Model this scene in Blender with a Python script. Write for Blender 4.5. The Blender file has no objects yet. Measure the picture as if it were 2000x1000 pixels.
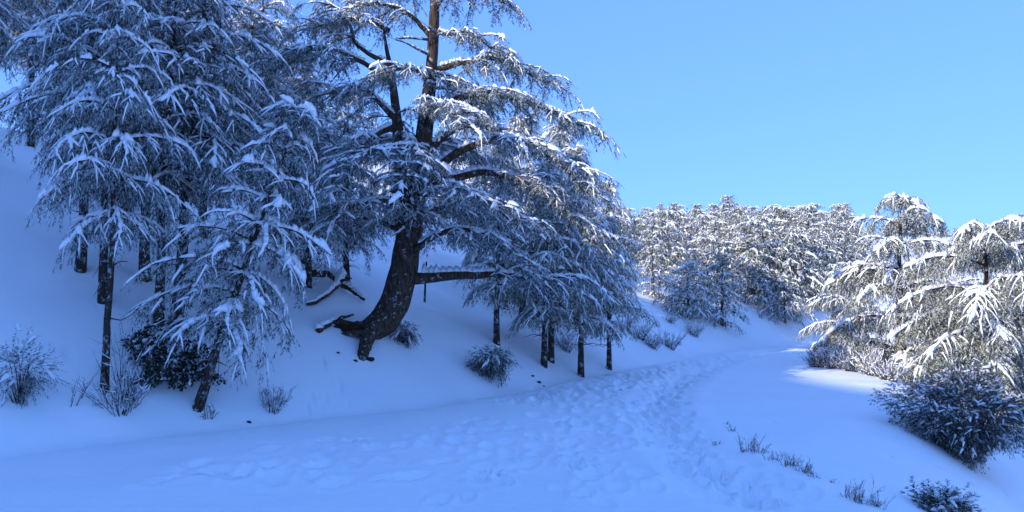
import bpy, math
import numpy as np
from mathutils import Vector

# ------------------------------------------------------------------ camera, light, exposure
scene = bpy.context.scene
col = scene.collection
F_PX, CAM_H, HORIZON = 1570.0, 1.6, 600.0           # focal length and horizon in a 2000 x 1000 frame
cam_data = bpy.data.cameras.new('camera')
cam_data.sensor_width = 36.0
cam_data.lens = 36.0 * F_PX / 2000.0
cam_data.shift_y = (HORIZON - 500.0) / 2000.0
cam_data.clip_start, cam_data.clip_end = 0.1, 3000.0
cam = bpy.data.objects.new('camera', cam_data)
cam.location = (0, 0, CAM_H)
cam.rotation_euler = (math.radians(90), 0, 0)
col.objects.link(cam)
scene.camera = cam

SUN_EL = math.radians(20.0)
SUN_AZ = math.atan2(-0.75, -0.66)                     # compass angle from +Y towards +X
to_sun = Vector((math.sin(SUN_AZ) * math.cos(SUN_EL), math.cos(SUN_AZ) * math.cos(SUN_EL), math.sin(SUN_EL)))
world = bpy.data.worlds.new('World')
scene.world = world
world.use_nodes = True
wn = world.node_tree.nodes
sky = wn.new('ShaderNodeTexSky')
sky.sky_type = 'NISHITA'
sky.sun_disc = False
sky.sun_elevation = SUN_EL
sky.sun_rotation = SUN_AZ
sky.altitude = 1500
sky.air_density = 1.0
sky.dust_density = 0.2
sky.ozone_density = 4.0
bg = wn['Background']
bg.inputs['Strength'].default_value = 0.15
tint = wn.new('ShaderNodeMix'); tint.data_type = 'RGBA'; tint.blend_type = 'MULTIPLY'
tint.inputs[0].default_value = 1.0
tint.inputs[7].default_value = (0.59, 1.08, 2.30, 1)    # the photograph's cold white balance
flat = wn.new('ShaderNodeGamma')                       # evens out the sky from zenith to horizon
flat.inputs['Gamma'].default_value = 0.36
world.node_tree.links.new(sky.outputs[0], flat.inputs['Color'])
world.node_tree.links.new(flat.outputs[0], tint.inputs[6])
world.node_tree.links.new(tint.outputs[2], bg.inputs['Color'])
sun_data = bpy.data.lights.new('sun', 'SUN')
sun_data.energy = 2.4
sun_data.angle = math.radians(0.5)
sun_data.color = (1.0, 0.90, 0.76)
sun = bpy.data.objects.new('sun', sun_data)
sun.rotation_euler = to_sun.to_track_quat('Z', 'Y').to_euler()
sun.location = (-60, -20, 60)
col.objects.link(sun)
scene.view_settings.view_transform = 'Standard'
scene.view_settings.look = 'None'
scene.view_settings.gamma = 1.0
scene.view_settings.use_curve_mapping = False
scene.view_settings.exposure = 1.30
scene.cycles.max_bounces = 6
scene.cycles.diffuse_bounces = 4
scene.cycles.glossy_bounces = 1
scene.cycles.transmission_bounces = 0
scene.cycles.use_denoising = True

RNG = np.random.default_rng(7)

# ------------------------------------------------------------------ materials
def mat_new(name, rough=0.8, spec=0.2):
    m = bpy.data.materials.new(name)
    m.use_nodes = True
    b = m.node_tree.nodes['Principled BSDF']
    b.inputs['Roughness'].default_value = rough
    b.inputs['Specular IOR Level'].default_value = spec
    return m, m.node_tree.nodes, m.node_tree.links, b

def ramp(nodes, stops, interp='LINEAR'):
    r = nodes.new('ShaderNodeValToRGB')
    e = r.color_ramp.elements
    r.color_ramp.interpolation = interp
    while len(e) < len(stops):
        e.new(0.5)
    for el, (p, c) in zip(e, stops):
        el.position = p
        el.color = (*c, 1)
    return r

def noise(nodes, links, scale, detail=4, rough=0.55, vec=None):
    n = nodes.new('ShaderNodeTexNoise')
    n.inputs['Scale'].default_value = scale
    n.inputs['Detail'].default_value = detail
    n.inputs['Roughness'].default_value = rough
    if vec is not None:
        links.new(vec, n.inputs['Vector'])
    return n

def ground_snow(name, grain=1.0):
    m, n, l, b = mat_new(name, 0.55, 0.25)
    tc = n.new('ShaderNodeTexCoord')
    big = noise(n, l, 0.8, 5, 0.6, tc.outputs['Object'])
    r = ramp(n, [(0.3, (0.88, 0.91, 0.94)), (0.7, (0.94, 0.95, 0.96))])
    l.new(big.outputs['Fac'], r.inputs['Fac'])
    l.new(r.outputs[0], b.inputs['Base Color'])
    f1 = noise(n, l, 7, 6, 0.6, tc.outputs['Object'])
    f2 = noise(n, l, 60, 3, 0.6, tc.outputs['Object'])
    b1 = n.new('ShaderNodeBump'); b1.inputs['Strength'].default_value = 0.35 * grain; b1.inputs['Distance'].default_value = 0.05
    b2 = n.new('ShaderNodeBump'); b2.inputs['Strength'].default_value = 0.25 * grain; b2.inputs['Distance'].default_value = 0.008
    l.new(f1.outputs['Fac'], b1.inputs['Height'])
    l.new(f2.outputs['Fac'], b2.inputs['Height'])
    l.new(b1.outputs[0], b2.inputs['Normal'])
    l.new(b2.outputs[0], b.inputs['Normal'])
    return m

def load_snow(name):
    m, n, l, b = mat_new(name, 0.6, 0.2)
    tc = n.new('ShaderNodeTexCoord')
    f = noise(n, l, 22, 3, 0.6, tc.outputs['Object'])
    r = ramp(n, [(0.3, (0.84, 0.87, 0.90)), (0.65, (0.94, 0.95, 0.95))])
    l.new(f.outputs['Fac'], r.inputs['Fac'])
    l.new(r.outputs[0], b.inputs['Base Color'])
    bp = n.new('ShaderNodeBump'); bp.inputs['Strength'].default_value = 0.4; bp.inputs['Distance'].default_value = 0.02
    l.new(f.outputs['Fac'], bp.inputs['Height'])
    l.new(bp.outputs[0], b.inputs['Normal'])
    return m

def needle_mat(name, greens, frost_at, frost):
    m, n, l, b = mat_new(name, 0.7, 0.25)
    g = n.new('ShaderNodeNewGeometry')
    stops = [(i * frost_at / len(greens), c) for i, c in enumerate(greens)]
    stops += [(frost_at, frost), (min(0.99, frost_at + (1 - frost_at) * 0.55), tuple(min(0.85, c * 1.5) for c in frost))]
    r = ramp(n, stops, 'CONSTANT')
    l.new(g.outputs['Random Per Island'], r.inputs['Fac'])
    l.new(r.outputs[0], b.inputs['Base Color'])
    return m

def bark_mat(name, dark, light, frost_amt=0.0, scale=1.0):
    m, n, l, b = mat_new(name, 0.9, 0.1)
    tc = n.new('ShaderNodeTexCoord')
    mp = n.new('ShaderNodeMapping')
    mp.inputs['Scale'].default_value = (30 * scale, 30 * scale, 5 * scale)
    l.new(tc.outputs['Object'], mp.inputs['Vector'])
    f = noise(n, l, 1.6, 6, 0.65, mp.outputs[0])
    v = n.new('ShaderNodeTexVoronoi'); v.inputs['Scale'].default_value = 1.1
    l.new(mp.outputs[0], v.inputs['Vector'])
    mx = n.new('ShaderNodeMath'); mx.operation = 'MULTIPLY'
    l.new(f.outputs['Fac'], mx.inputs[0]); l.new(v.outputs['Distance'], mx.inputs[1])
    r = ramp(n, [(0.02, dark), (0.55, light)])
    l.new(mx.outputs[0], r.inputs['Fac'])
    out = r.outputs[0]
    if frost_amt > 0:
        f3 = noise(n, l, 9, 5, 0.7, tc.outputs['Object'])
        rr = ramp(n, [(1 - frost_amt - 0.12, (0, 0, 0)), (1 - frost_amt + 0.05, (1, 1, 1))])
        l.new(f3.outputs['Fac'], rr.inputs['Fac'])
        mix = n.new('ShaderNodeMix'); mix.data_type = 'RGBA'
        l.new(rr.outputs[0], mix.inputs[0])
        l.new(out, mix.inputs[6]); mix.inputs[7].default_value = (0.7, 0.74, 0.78, 1)
        out = mix.outputs[2]
    l.new(out, b.inputs['Base Color'])
    bp = n.new('ShaderNodeBump'); bp.inputs['Strength'].default_value = 0.9; bp.inputs['Distance'].default_value = 0.03
    l.new(mx.outputs[0], bp.inputs['Height'])
    l.new(bp.outputs[0], b.inputs['Normal'])
    return m

M = {}
M['road'] = ground_snow('trodden_snow', 1.0)
M['bank'] = ground_snow('smooth_snow', 0.45)
M['load'] = load_snow('snow_load')
M['needle'] = needle_mat('cedar_needles', [(0.016, 0.028, 0.017), (0.028, 0.045, 0.026), (0.05, 0.06, 0.032), (0.035, 0.035, 0.024)], 0.54, (0.36, 0.40, 0.42))
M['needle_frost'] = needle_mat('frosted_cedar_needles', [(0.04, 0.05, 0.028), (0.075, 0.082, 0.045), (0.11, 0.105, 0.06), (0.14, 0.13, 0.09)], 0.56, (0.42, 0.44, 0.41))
M['leaf'] = needle_mat('dark_shrub_leaves', [(0.014, 0.024, 0.016), (0.024, 0.036, 0.022), (0.03, 0.03, 0.02)], 0.82, (0.35, 0.38, 0.40))
M['leaf_frost'] = needle_mat('frosted_shrub_leaves', [(0.02, 0.03, 0.02), (0.035, 0.045, 0.03), (0.05, 0.05, 0.035)], 0.68, (0.34, 0.37, 0.38))
M['bark'] = bark_mat('cedar_bark', (0.018, 0.013, 0.011), (0.10, 0.075, 0.058), 0.35)
M['old_bark'] = bark_mat('old_cedar_bark', (0.022, 0.015, 0.011), (0.13, 0.092, 0.066), 0.30, 0.8)
M['twig'] = bark_mat('bare_twigs', (0.035, 0.026, 0.022), (0.12, 0.09, 0.075), 0.40)
M['straw'] = bark_mat('dry_stems', (0.09, 0.07, 0.05), (0.26, 0.21, 0.16), 0.40)
M['soil'] = bark_mat('bare_earth', (0.02, 0.012, 0.008), (0.085, 0.05, 0.032), 0.0, 0.6)

# ------------------------------------------------------------------ terrain
def smooth(x, a, b):
    t = np.clip((x - a) / (b - a), 0, 1)
    return t * t * (3 - 2 * t)

def curve(pts, lo=-80.0, hi=400.0, sig=1.3):
    ys = np.arange(lo, hi, 0.25)
    P = np.array(pts, float)
    xs = np.interp(ys, P[:, 0], P[:, 1])
    k = np.exp(-0.5 * (np.arange(-24, 25) * 0.25 / sig) ** 2); k /= k.sum()
    xs = np.convolve(np.pad(xs, 24, mode='edge'), k, 'valid')
    return lambda y: np.interp(y, ys, xs)

left_edge = curve([(-80, -26), (-20, -18), (-5, -14.0), (3, -10.0), (8.66, -5.5), (9.48, -4.83), (10.9, -3.48), (11.3, -2.7), (12.6, -1.35),
                   (14.6, 0.1), (17.7, 1.5), (23.3, 4.5), (29.6, 8.1), (34.9, 12.4), (39, 19), (46, 36), (60, 90), (120, 300), (400, 900)])
right_edge = curve([(-80, -16), (-20, -7), (-8, -2.2), (0, 1.0), (5, 1.9), (8.4, 3.0), (12.0, 4.6), (13.6, 6.0), (15, 7.0), (17, 7.4), (19, 7.8), (22, 9.3), (27.5, 12.0), (33, 16.5), (36, 21),
                    (42, 40), (55, 95), (120, 330), (400, 1000)])

_perm = np.random.default_rng(3).random((256, 256))
def vnoise(x, y):
    xi, yi = np.floor(x).astype(int), np.floor(y).astype(int)
    fx, fy = x - xi, y - yi
    fx = fx * fx * (3 - 2 * fx); fy = fy * fy * (3 - 2 * fy)
    g = lambda i, j: _perm[i % 256, j % 256]
    return (g(xi, yi) * (1 - fx) + g(xi + 1, yi) * fx) * (1 - fy) + (g(xi, yi + 1) * (1 - fx) + g(xi + 1, yi + 1) * fx) * fy - 0.5

_pp = np.arange(0, 400, 0.1)
_slope = -0.32 + 1.12 * smooth(_pp, 0.2, 0.75) - 0.26 * smooth(_pp, 1.3, 3.0) - 0.30 * smooth(_pp, 8, 18) - 0.24 * smooth(_pp, 16, 32)
_bank = np.concatenate([[0], np.cumsum(_slope[:-1] * 0.1)])
_ss = np.arange(0, 400, 0.1)
_fall = 0.03 + 0.45 * smooth(_ss, 0.0, 1.5) - 0.47 * smooth(_ss, 10, 24)
_verge = -np.concatenate([[0], np.cumsum(_fall[:-1] * 0.1)])

RIDGE = 16.9
def terrain(x, y):
    x = np.asarray(x, float); y = np.asarray(y, float)
    p = (left_edge(y) - x) * 0.72
    s = (x - right_edge(y)) * 0.80
    bank = np.interp(np.maximum(p, 0), _pp, _bank)
    far = 1.9 + 0.140 * 12 * np.logaddexp(0, (y - 34) / 12) - 0.30 * 10 * np.logaddexp(0, (y - 128) / 10)
    far = far + 2.6 * np.exp(-((x - 20) / 22.0) ** 2) * smooth(y, 70, 120)
    w = smooth(x - 0.10 * y, -4.5, 2.0)
    capped = -0.5 * np.logaddexp(-bank / 0.5, -far / 0.5)
    z = bank * (1 - w) + np.maximum(np.minimum(capped, bank), np.minimum(far, bank) - 0.4) * w
    z = z + np.interp(np.maximum(s, 0), _ss, _verge) * (1.0 + 0.6 * (1 - smooth(y, 10.5, 14.0)))
    # unseen hill shoulder added beside and behind the camera, shaped to shade the road
    l = 0.75 * x + 0.66 * y; c = 0.66 * x - 0.75 * y
    z = z + (RIDGE + 2.8 * smooth(-c, 9.5, 13) + 2.0 * vnoise(x / 7 + 3, y / 7)) * np.exp(-((l + 54) / 16.0) ** 2) * smooth(c, -70, -40) * (1 - smooth(c, 25, 60))
    off = np.maximum(p, s)
    und = smooth(off, 0.2, 3.0)
    z = z + und * (0.34 * vnoise(x / 3.1, y / 3.1) + 0.13 * vnoise(x / 1.1 + 9, y / 1.1) + 1.1 * smooth(off, 6, 20) * vnoise(x / 11, y / 11 + 4))
    z = z + 0.07 * vnoise(x / 1.7 + 31, y / 1.7) * (1 - und) + 0.03 * vnoise(x / 0.55 + 5, y / 0.55 + 8)
    # snow drifted on the uphill side of the old cedar's foot
    z = z + 0.30 * np.exp(-(((x + 3.35) / 0.6) ** 2 + ((y - 15.75) / 0.45) ** 2))
    return z

def T(x, y):
    return float(terrain(np.array([x]), np.array([y]))[0])

def at(px, py, d):
    return np.array([(px - 1000) / F_PX * d, d, CAM_H + (HORIZON - py) / F_PX * d])

def ground_px(px, py, d0=4.0, d1=140.0):
    """the place on the terrain seen at a spot of the photograph"""
    d = np.geomspace(d0, d1, 3000)
    x = (px - 1000) / F_PX * d
    z = CAM_H + (HORIZON - py) / F_PX * d
    hit = np.nonzero(terrain(x, d) >= z)[0]
    i = hit[0] if len(hit) else len(d) - 1
    return np.array([x[i], d[i], float(terrain(x[i:i + 1], d[i:i + 1])[0])])

def mesh_np(name, V, Fc, mats, midx=None, smooth_mask=None):
    me = bpy.data.meshes.new(name)
    V = np.ascontiguousarray(V, np.float32); Fc = np.ascontiguousarray(Fc, np.int32)
    k = Fc.shape[1]
    me.vertices.add(len(V)); me.vertices.foreach_set('co', V.ravel())
    me.loops.add(Fc.size); me.loops.foreach_set('vertex_index', Fc.ravel())
    me.polygons.add(len(Fc)); me.polygons.foreach_set('loop_start', np.arange(0, Fc.size, k, dtype=np.int32))
    for m in mats:
        me.materials.append(m)
    if midx is not None:
        me.polygons.foreach_set('material_index', np.ascontiguousarray(midx, np.int32))
    sm = np.ones(len(Fc), bool) if smooth_mask is None else smooth_mask
    me.update(calc_edges=True)
    me.polygons.foreach_set('use_smooth', sm)
    me.update()
    return me

def link(name, me, parent=None, **props):
    o = bpy.data.objects.new(name, me)
    col.objects.link(o)
    if parent is not None:
        o.parent = parent
    for k, v in props.items():
        o[k] = v
    return o

def build_ground():
    ang_f = np.radians(np.arange(-38.5, 38.5, 0.15))
    ang_b = np.radians(np.arange(41.5, 321.5, 3.0))
    ang = np.concatenate([ang_f, ang_b])
    rad = [1.2]
    while rad[-1] < 48: rad.append(rad[-1] * 1.0105 if rad[-1] > 3.5 else rad[-1] * 1.05)
    while rad[-1] < 700: rad.append(rad[-1] * 1.035)
    rad = np.array([0.0] + rad)
    A, R = np.meshgrid(ang, rad, indexing='ij')
    X, Y = R * np.sin(A), R * np.cos(A)
    Z = terrain(X.ravel(), Y.ravel()).reshape(X.shape)
    # footprints and trodden lumps
    rng = np.random.default_rng(11)
    dents = []
    def walk(path, n, spread, size):
        P = np.array(path, float)
        t = np.sort(rng.random(n)) * (len(P) - 1)
        i = np.minimum(t.astype(int), len(P) - 2)
        q = P[i] + (P[i + 1] - P[i]) * (t - i)[:, None]
        dv = P[i + 1] - P[i]; dv = dv / np.linalg.norm(dv, axis=1)[:, None]
        q = q + np.stack([-dv[:, 1], dv[:, 0]], 1) * rng.normal(0, spread, n)[:, None]
        for k in range(n):
            dents.append((q[k, 0], q[k, 1], math.atan2(dv[k, 1], dv[k, 0]) + rng.normal(0, 0.35), size * rng.uniform(0.7, 1.3), rng.uniform(0.4, 1.0)))
    g = lambda px, py: ground_px(px, py)[:2]
    trail = [g(1500, 985), g(1400, 920), g(1310, 850), g(1285, 800), g(1300, 760), g(1370, 722), g(1460, 695), g(1530, 683)]
    walk(trail, 330, 0.17, 0.95)
    walk([g(1030, 790), g(1130, 765), g(1240, 740), g(1340, 715), g(1440, 692)], 330, 0.55, 1.0)
    walk([g(900, 990), g(1000, 900), g(1100, 840), g(1200, 790)], 44, 0.4, 1.0)
    walk([g(600, 980), g(760, 900), g(900, 850), g(1020, 805)], 36, 0.5, 1.15)
    walk([g(1150, 990), g(1200, 900), g(1230, 830), g(1270, 770)], 60, 0.35, 1.0)
    walk([g(300, 960), g(500, 900), g(720, 860)], 26, 0.5, 1.3)
    # pits where snow and meltwater dropped from the boughs
    for k in range(110):
        cx, cy = [(-5.0, 11.0), (-2.5, 13.6), (0.4, 17.5), (-4.0, 12.5), (5.8, 10.2)][rng.integers(5)]
        dents.append((cx + rng.normal(0, 1.3), cy + rng.normal(0, 0.9), rng.uniform(0, 3.1), rng.uniform(0.25, 0.5), rng.uniform(0.15, 0.5)))
    # the packed line everyone walks in
    P = np.array(trail)
    t = np.linspace(0, len(P) - 1, 400)
    tp = np.stack([np.interp(t, np.arange(len(P)), P[:, c]) for c in range(2)], 1)
    for _ in range(30):
        tp[1:-1] = 0.25 * tp[:-2] + 0.5 * tp[1:-1] + 0.25 * tp[2:]
    near = (np.abs(X) < 16) & (Y > 5) & (Y < 36)
    xi, yi = X[near], Y[near]
    dist = np.full(len(xi), 9.0)
    for q in tp:
        dist = np.minimum(dist, np.hypot(xi - q[0], yi - q[1]))
    dist = dist + 0.12 * vnoise(xi / 0.4, yi / 0.4)
    Z[near] += -0.075 * np.exp(-(dist / 0.30) ** 2) + 0.03 * np.exp(-((dist - 0.62) / 0.2) ** 2)
    for (dx, dy, a, sz, dep) in dents:
        r0 = math.hypot(dx, dy); a0 = math.atan2(dx, dy)
        ir = np.searchsorted(rad, [r0 - 0.5, r0 + 0.5]); da = 0.5 / r0
        ia = np.searchsorted(ang_f, [a0 - da, a0 + da])
        sl = (slice(ia[0], ia[1]), slice(ir[0], ir[1]))
        lx, ly = X[sl] - dx, Y[sl] - dy
        u = (lx * math.cos(a) + ly * math.sin(a)) / (0.15 * sz); v = (-lx * math.sin(a) + ly * math.cos(a)) / (0.075 * sz)
        q = u * u + v * v + 0.35 * vnoise(X[sl] * 11, Y[sl] * 11)
        q = np.maximum(q, 0)
        Z[sl] += 0.065 * dep * (-np.exp(-q * q * 0.6) + 0.38 * np.exp(-((np.sqrt(q) - 1.55) / 0.45) ** 2))
    na, nr = X.shape
    V = np.stack([X.ravel(), Y.ravel(), Z.ravel()], 1)
    ii, jj = np.meshgrid(np.arange(na), np.arange(nr - 1), indexing='ij')
    i2 = (ii + 1) % na
    Q = np.stack([ii * nr + jj, ii * nr + jj + 1, i2 * nr + jj + 1, i2 * nr + jj], -1).reshape(-1, 4)
    Q = Q[:, ::-1].copy()
    # normals of the whole sheet, so that the pieces meet without a seam
    T0 = np.concatenate([Q[:, [0, 1, 2]], Q[:, [0, 2, 3]]])
    fn = np.cross(V[T0[:, 1]] - V[T0[:, 0]], V[T0[:, 2]] - V[T0[:, 0]])
    if fn[:, 2].sum() < 0:
        Q = Q[:, ::-1].copy(); fn = -fn
    N = np.zeros_like(V)
    for c in range(3):
        np.add.at(N, T0[:, c], fn)
    centre = np.arange(na) * nr
    N[centre] = (0, 0, 1)
    N /= np.linalg.norm(N, axis=1)[:, None] + 1e-12
    C = V[Q].mean(1)
    p = left_edge(C[:, 1]) - C[:, 0]; s = C[:, 0] - right_edge(C[:, 1])
    farq = (C[:, 1] > 44)
    which = np.where(farq, 3, np.where(p > 0, 1, np.where(s > 0, 2, 0)))
    info = [('road', 'road', 'snow covered road trodden with footprints curving out of sight'),
            ('hill', 'bank', 'smooth snowy bank rising from the road to the cedars'),
            ('terrain', 'bank', 'snowy verge falling away from the road edge'),
            ('far_hill', 'bank', 'forested snowy hillside beyond the bend of the road')]
    for k, (nm, mt, lab) in enumerate(info):
        q = Q[which == k]
        idx, inv = np.unique(q.ravel(), return_inverse=True)
        me = mesh_np(nm, V[idx], inv.reshape(-1, 4), [M[mt]])
        me.normals_split_custom_set_from_vertices(N[idx].tolist())
        link(nm, me, kind='structure', label=lab, category={'road': 'road'}.get(nm, 'snowy ground'))
build_ground()

# ------------------------------------------------------------------ plant kit
def unit(v):
    return v / (np.linalg.norm(v, axis=-1, keepdims=True) + 1e-9)

def needle_template(rng, n, half, fwd):
    V, Fc = [], []
    for i in range(n):
        x = rng.uniform(0.0, 0.97); a = rng.uniform(0, 2 * math.pi)
        r = rng.uniform(0.75, 1.25) * (1.0 - 0.45 * x)
        sy, sz = math.cos(a) * r, math.sin(a) * r * (0.30 if math.sin(a) > 0 else 0.9)
        b = len(V)
        V += [(x - half, 0, 0), (x + half, 0.06 * math.sin(a), 0), (x + fwd * rng.uniform(0.6, 1.4), sy, sz)]
        Fc.append((b, b + 1, b + 2))
    return np.array(V), np.array(Fc)

def ridge_template(rng, stations, full=1.0):
    """a long soft pad of snow: closed three sided ridge with ragged width"""
    xs = np.linspace(0.02, 1.0, stations)
    V, Fc = [(xs[0] - 0.04, 0, 0.15)], []
    for k, x in enumerate(xs[:-1] if stations > 2 else xs):
        w = full * (1.0 - 0.62 * x) * rng.uniform(0.7, 1.3)
        o = rng.uniform(-0.15, 0.15)
        V += [(x, o - 0.5 * w, 0.0), (x, o, 0.62 * w * rng.uniform(0.8, 1.3) + 0.08), (x, o + 0.5 * w, 0.0)]
    n = (len(V) - 1) // 3
    V.append((1.0, rng.uniform(-0.1, 0.1), 0.1))
    e = len(V) - 1
    for c in range(3):
        d = (c + 1) % 3
        Fc.append((0, 1 + d, 1 + c))
        for k in range(n - 1):
            a = 1 + 3 * k
            Fc += [(a + c, a + d, a + 3 + d), (a + c, a + 3 + d, a + 3 + c)]
        a = 1 + 3 * (n - 1)
        Fc.append((a + c, a + d, e))
    return np.array(V), np.array(Fc)

def stem_template():
    V, Fc = [], []
    for x, r in ((0, 1.0), (0.34, 0.8), (0.67, 0.55)):
        for k in range(3):
            a = 2 * math.pi * k / 3
            V.append((x, r * math.cos(a), r * math.sin(a)))
    V.append((1.0, 0, 0))
    for s in range(2):
        for k in range(3):
            d = (k + 1) % 3; a = 3 * s
            Fc += [(a + k, a + d, a + 3 + d), (a + k, a + 3 + d, a + 3 + k)]
    for k in range(3):
        Fc.append((6 + k, 6 + (k + 1) % 3, 9))
    return np.array(V), np.array(Fc)

def leaf_template(rng, n):
    V, Fc = [], []
    for i in range(n):
        x = rng.uniform(0.1, 1.0); a = rng.uniform(0, 2 * math.pi); t = rng.uniform(-0.5, 0.5)
        d = np.array([0.5 * rng.uniform(0.2, 1), math.cos(a), math.sin(a)]); d /= np.linalg.norm(d)
        s = np.cross(d, rng.normal(size=3)); s /= np.linalg.norm(s)
        b = np.array([x, 0, 0]); L = rng.uniform(0.8, 1.2)
        k = len(V)
        sc = np.array([0.35, 1, 1])
        V += [b, b + (d * 0.5 + s * 0.36) * L * sc, b + d * L * sc, b + (d * 0.5 - s * 0.36) * L * sc]
        Fc += [(k, k + 1, k + 2), (k, k + 2, k + 3)]
    return np.array(V), np.array(Fc)

_r = np.random.default_rng(21)
TPL = {
    'needle': [needle_template(_r, 30, 0.020, 0.10) for _ in range(8)],
    'needle_mid': [needle_template(_r, 16, 0.05, 0.12) for _ in range(8)],
    'needle_under': [needle_template(_r, 20, 0.030, 0.14) for _ in range(8)],
    'needle_far': [needle_template(_r, 9, 0.08, 0.14) for _ in range(8)],
    'snow': [ridge_template(_r, 4) for _ in range(8)],
    'snow_far': [ridge_template(_r, 3) for _ in range(8)],
    'pad': [ridge_template(_r, 6, 1.2) for _ in range(8)],
    'stem': [stem_template()],
    'leaf': [leaf_template(_r, 9) for _ in range(8)],
}

UNDER = {'needle': 'needle_under', 'needle_mid': 'needle_under', 'needle_far': 'needle_far'}

class Plant:
    def __init__(self, seed):
        self.rng = np.random.default_rng(seed)
        self.st = []            # (template, P, D, S, W, bend, slot)
        self.raw = []           # (V, F, slot, smooth)
    def stamp(self, tpl, P, D, S, W, bend, slot):
        if len(P):
            self.st.append((tpl, np.asarray(P, float), unit(np.asarray(D, float)), np.broadcast_to(S, (len(P),)).astype(float),
                            np.broadcast_to(W, (len(P),)).astype(float), np.broadcast_to(bend, (len(P),)).astype(float), slot))
    def tube(self, pts, rad, slot, n=6, closed=True):
        V, Fc = tube(pts, rad, n)
        self.raw.append((V, Fc, slot, True))
    def mesh(self, name, slots, mats):
        """one mesh out of the chosen slots"""
        Vs, Fs, Ms, Sm, off = [], [], [], [], 0
        for V, Fc, slot, sm in self.raw:
            if slot in slots:
                Vs.append(V); Fs.append(Fc + off); off += len(V)
                Ms.append(np.full(len(Fc), slots.index(slot))); Sm.append(np.full(len(Fc), sm))
        for tpl, P, D, S, W, bend, slot in self.st:
            if slot not in slots:
                continue
            T_ = TPL[tpl]
            pick = self.rng.integers(0, len(T_), len(P))
            up = np.tile(np.array([0.0, 0.0, 1.0]), (len(P), 1))
            steep = np.abs(D[:, 2]) > 0.97
            up[steep] = (0.4, 0.9, 0.1)
            side = unit(np.cross(up, D)); U = np.cross(D, side)
            for k, (tv, tf) in enumerate(T_):
                m = pick == k
                n = int(m.sum())
                if not n:
                    continue
                x, y, z = tv[:, 0], tv[:, 1], tv[:, 2]
                v = (P[m][:, None] + D[m][:, None] * (x[None] * S[m][:, None])[..., None]
                     + side[m][:, None] * (y[None] * W[m][:, None])[..., None]
                     + U[m][:, None] * (z[None] * W[m][:, None])[..., None])
                v[..., 2] -= (x[None] ** 2) * (bend[m] * S[m])[:, None]
                f = tf[None] + (np.arange(n) * len(tv))[:, None, None] + off
                Vs.append(v.reshape(-1, 3)); Fs.append(f.reshape(-1, 3)); off += n * len(tv)
                Ms.append(np.full(n * len(tf), slots.index(slot))); Sm.append(np.full(n * len(tf), tpl in ('snow', 'snow_far', 'pad', 'stem')))
        if not Vs:
            return None
        return mesh_np(name, np.concatenate(Vs), np.concatenate(Fs), mats, np.concatenate(Ms), np.concatenate(Sm))

def tube(pts, rad, n=8):
    pts = np.asarray(pts, float); rad = np.asarray(rad, float)
    tan = unit(np.gradient(pts, axis=0))
    ref = np.array([1.0, 0, 0]) if abs(tan[0][0]) < 0.8 else np.array([0, 1.0, 0])
    a = np.arange(n) * 2 * math.pi / n
    V = []
    for p, t, r in zip(pts, tan, rad):
        u = ref - t * np.dot(ref, t); u /= np.linalg.norm(u); w = np.cross(t, u); ref = u
        rr = r if np.ndim(r) else np.full(n, r)
        V.append(p + np.outer(np.cos(a) * rr, u) + np.outer(np.sin(a) * rr, w))
    m = len(pts)
    V = np.concatenate(V + [pts[:1], pts[-1:]])
    i, j = np.meshgrid(np.arange(m - 1), np.arange(n), indexing='ij')
    j2 = (j + 1) % n
    A, B, C, D = (i * n + j).ravel(), (i * n + j2).ravel(), ((i + 1) * n + j2).ravel(), ((i + 1) * n + j).ravel()
    Fc = np.concatenate([np.stack([A, B, C], 1), np.stack([A, C, D], 1)])
    jj = np.arange(n); jn = (jj + 1) % n
    Fc = np.concatenate([Fc, np.stack([jn, jj, np.full(n, m * n)], 1), np.stack([(m - 1) * n + jj, (m - 1) * n + jn, np.full(n, m * n + 1)], 1)])
    return V, Fc

def resample(pts, n):
    pts = np.asarray(pts, float)
    d = np.concatenate([[0], np.cumsum(np.linalg.norm(np.diff(pts, axis=0), axis=1))])
    t = np.linspace(0, d[-1], n)
    q = np.stack([np.interp(t, d, pts[:, c]) for c in range(pts.shape[1])], 1)
    for _ in range(2):
        q[1:-1] = 0.25 * q[:-2] + 0.5 * q[1:-1] + 0.25 * q[2:]
    return q

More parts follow.
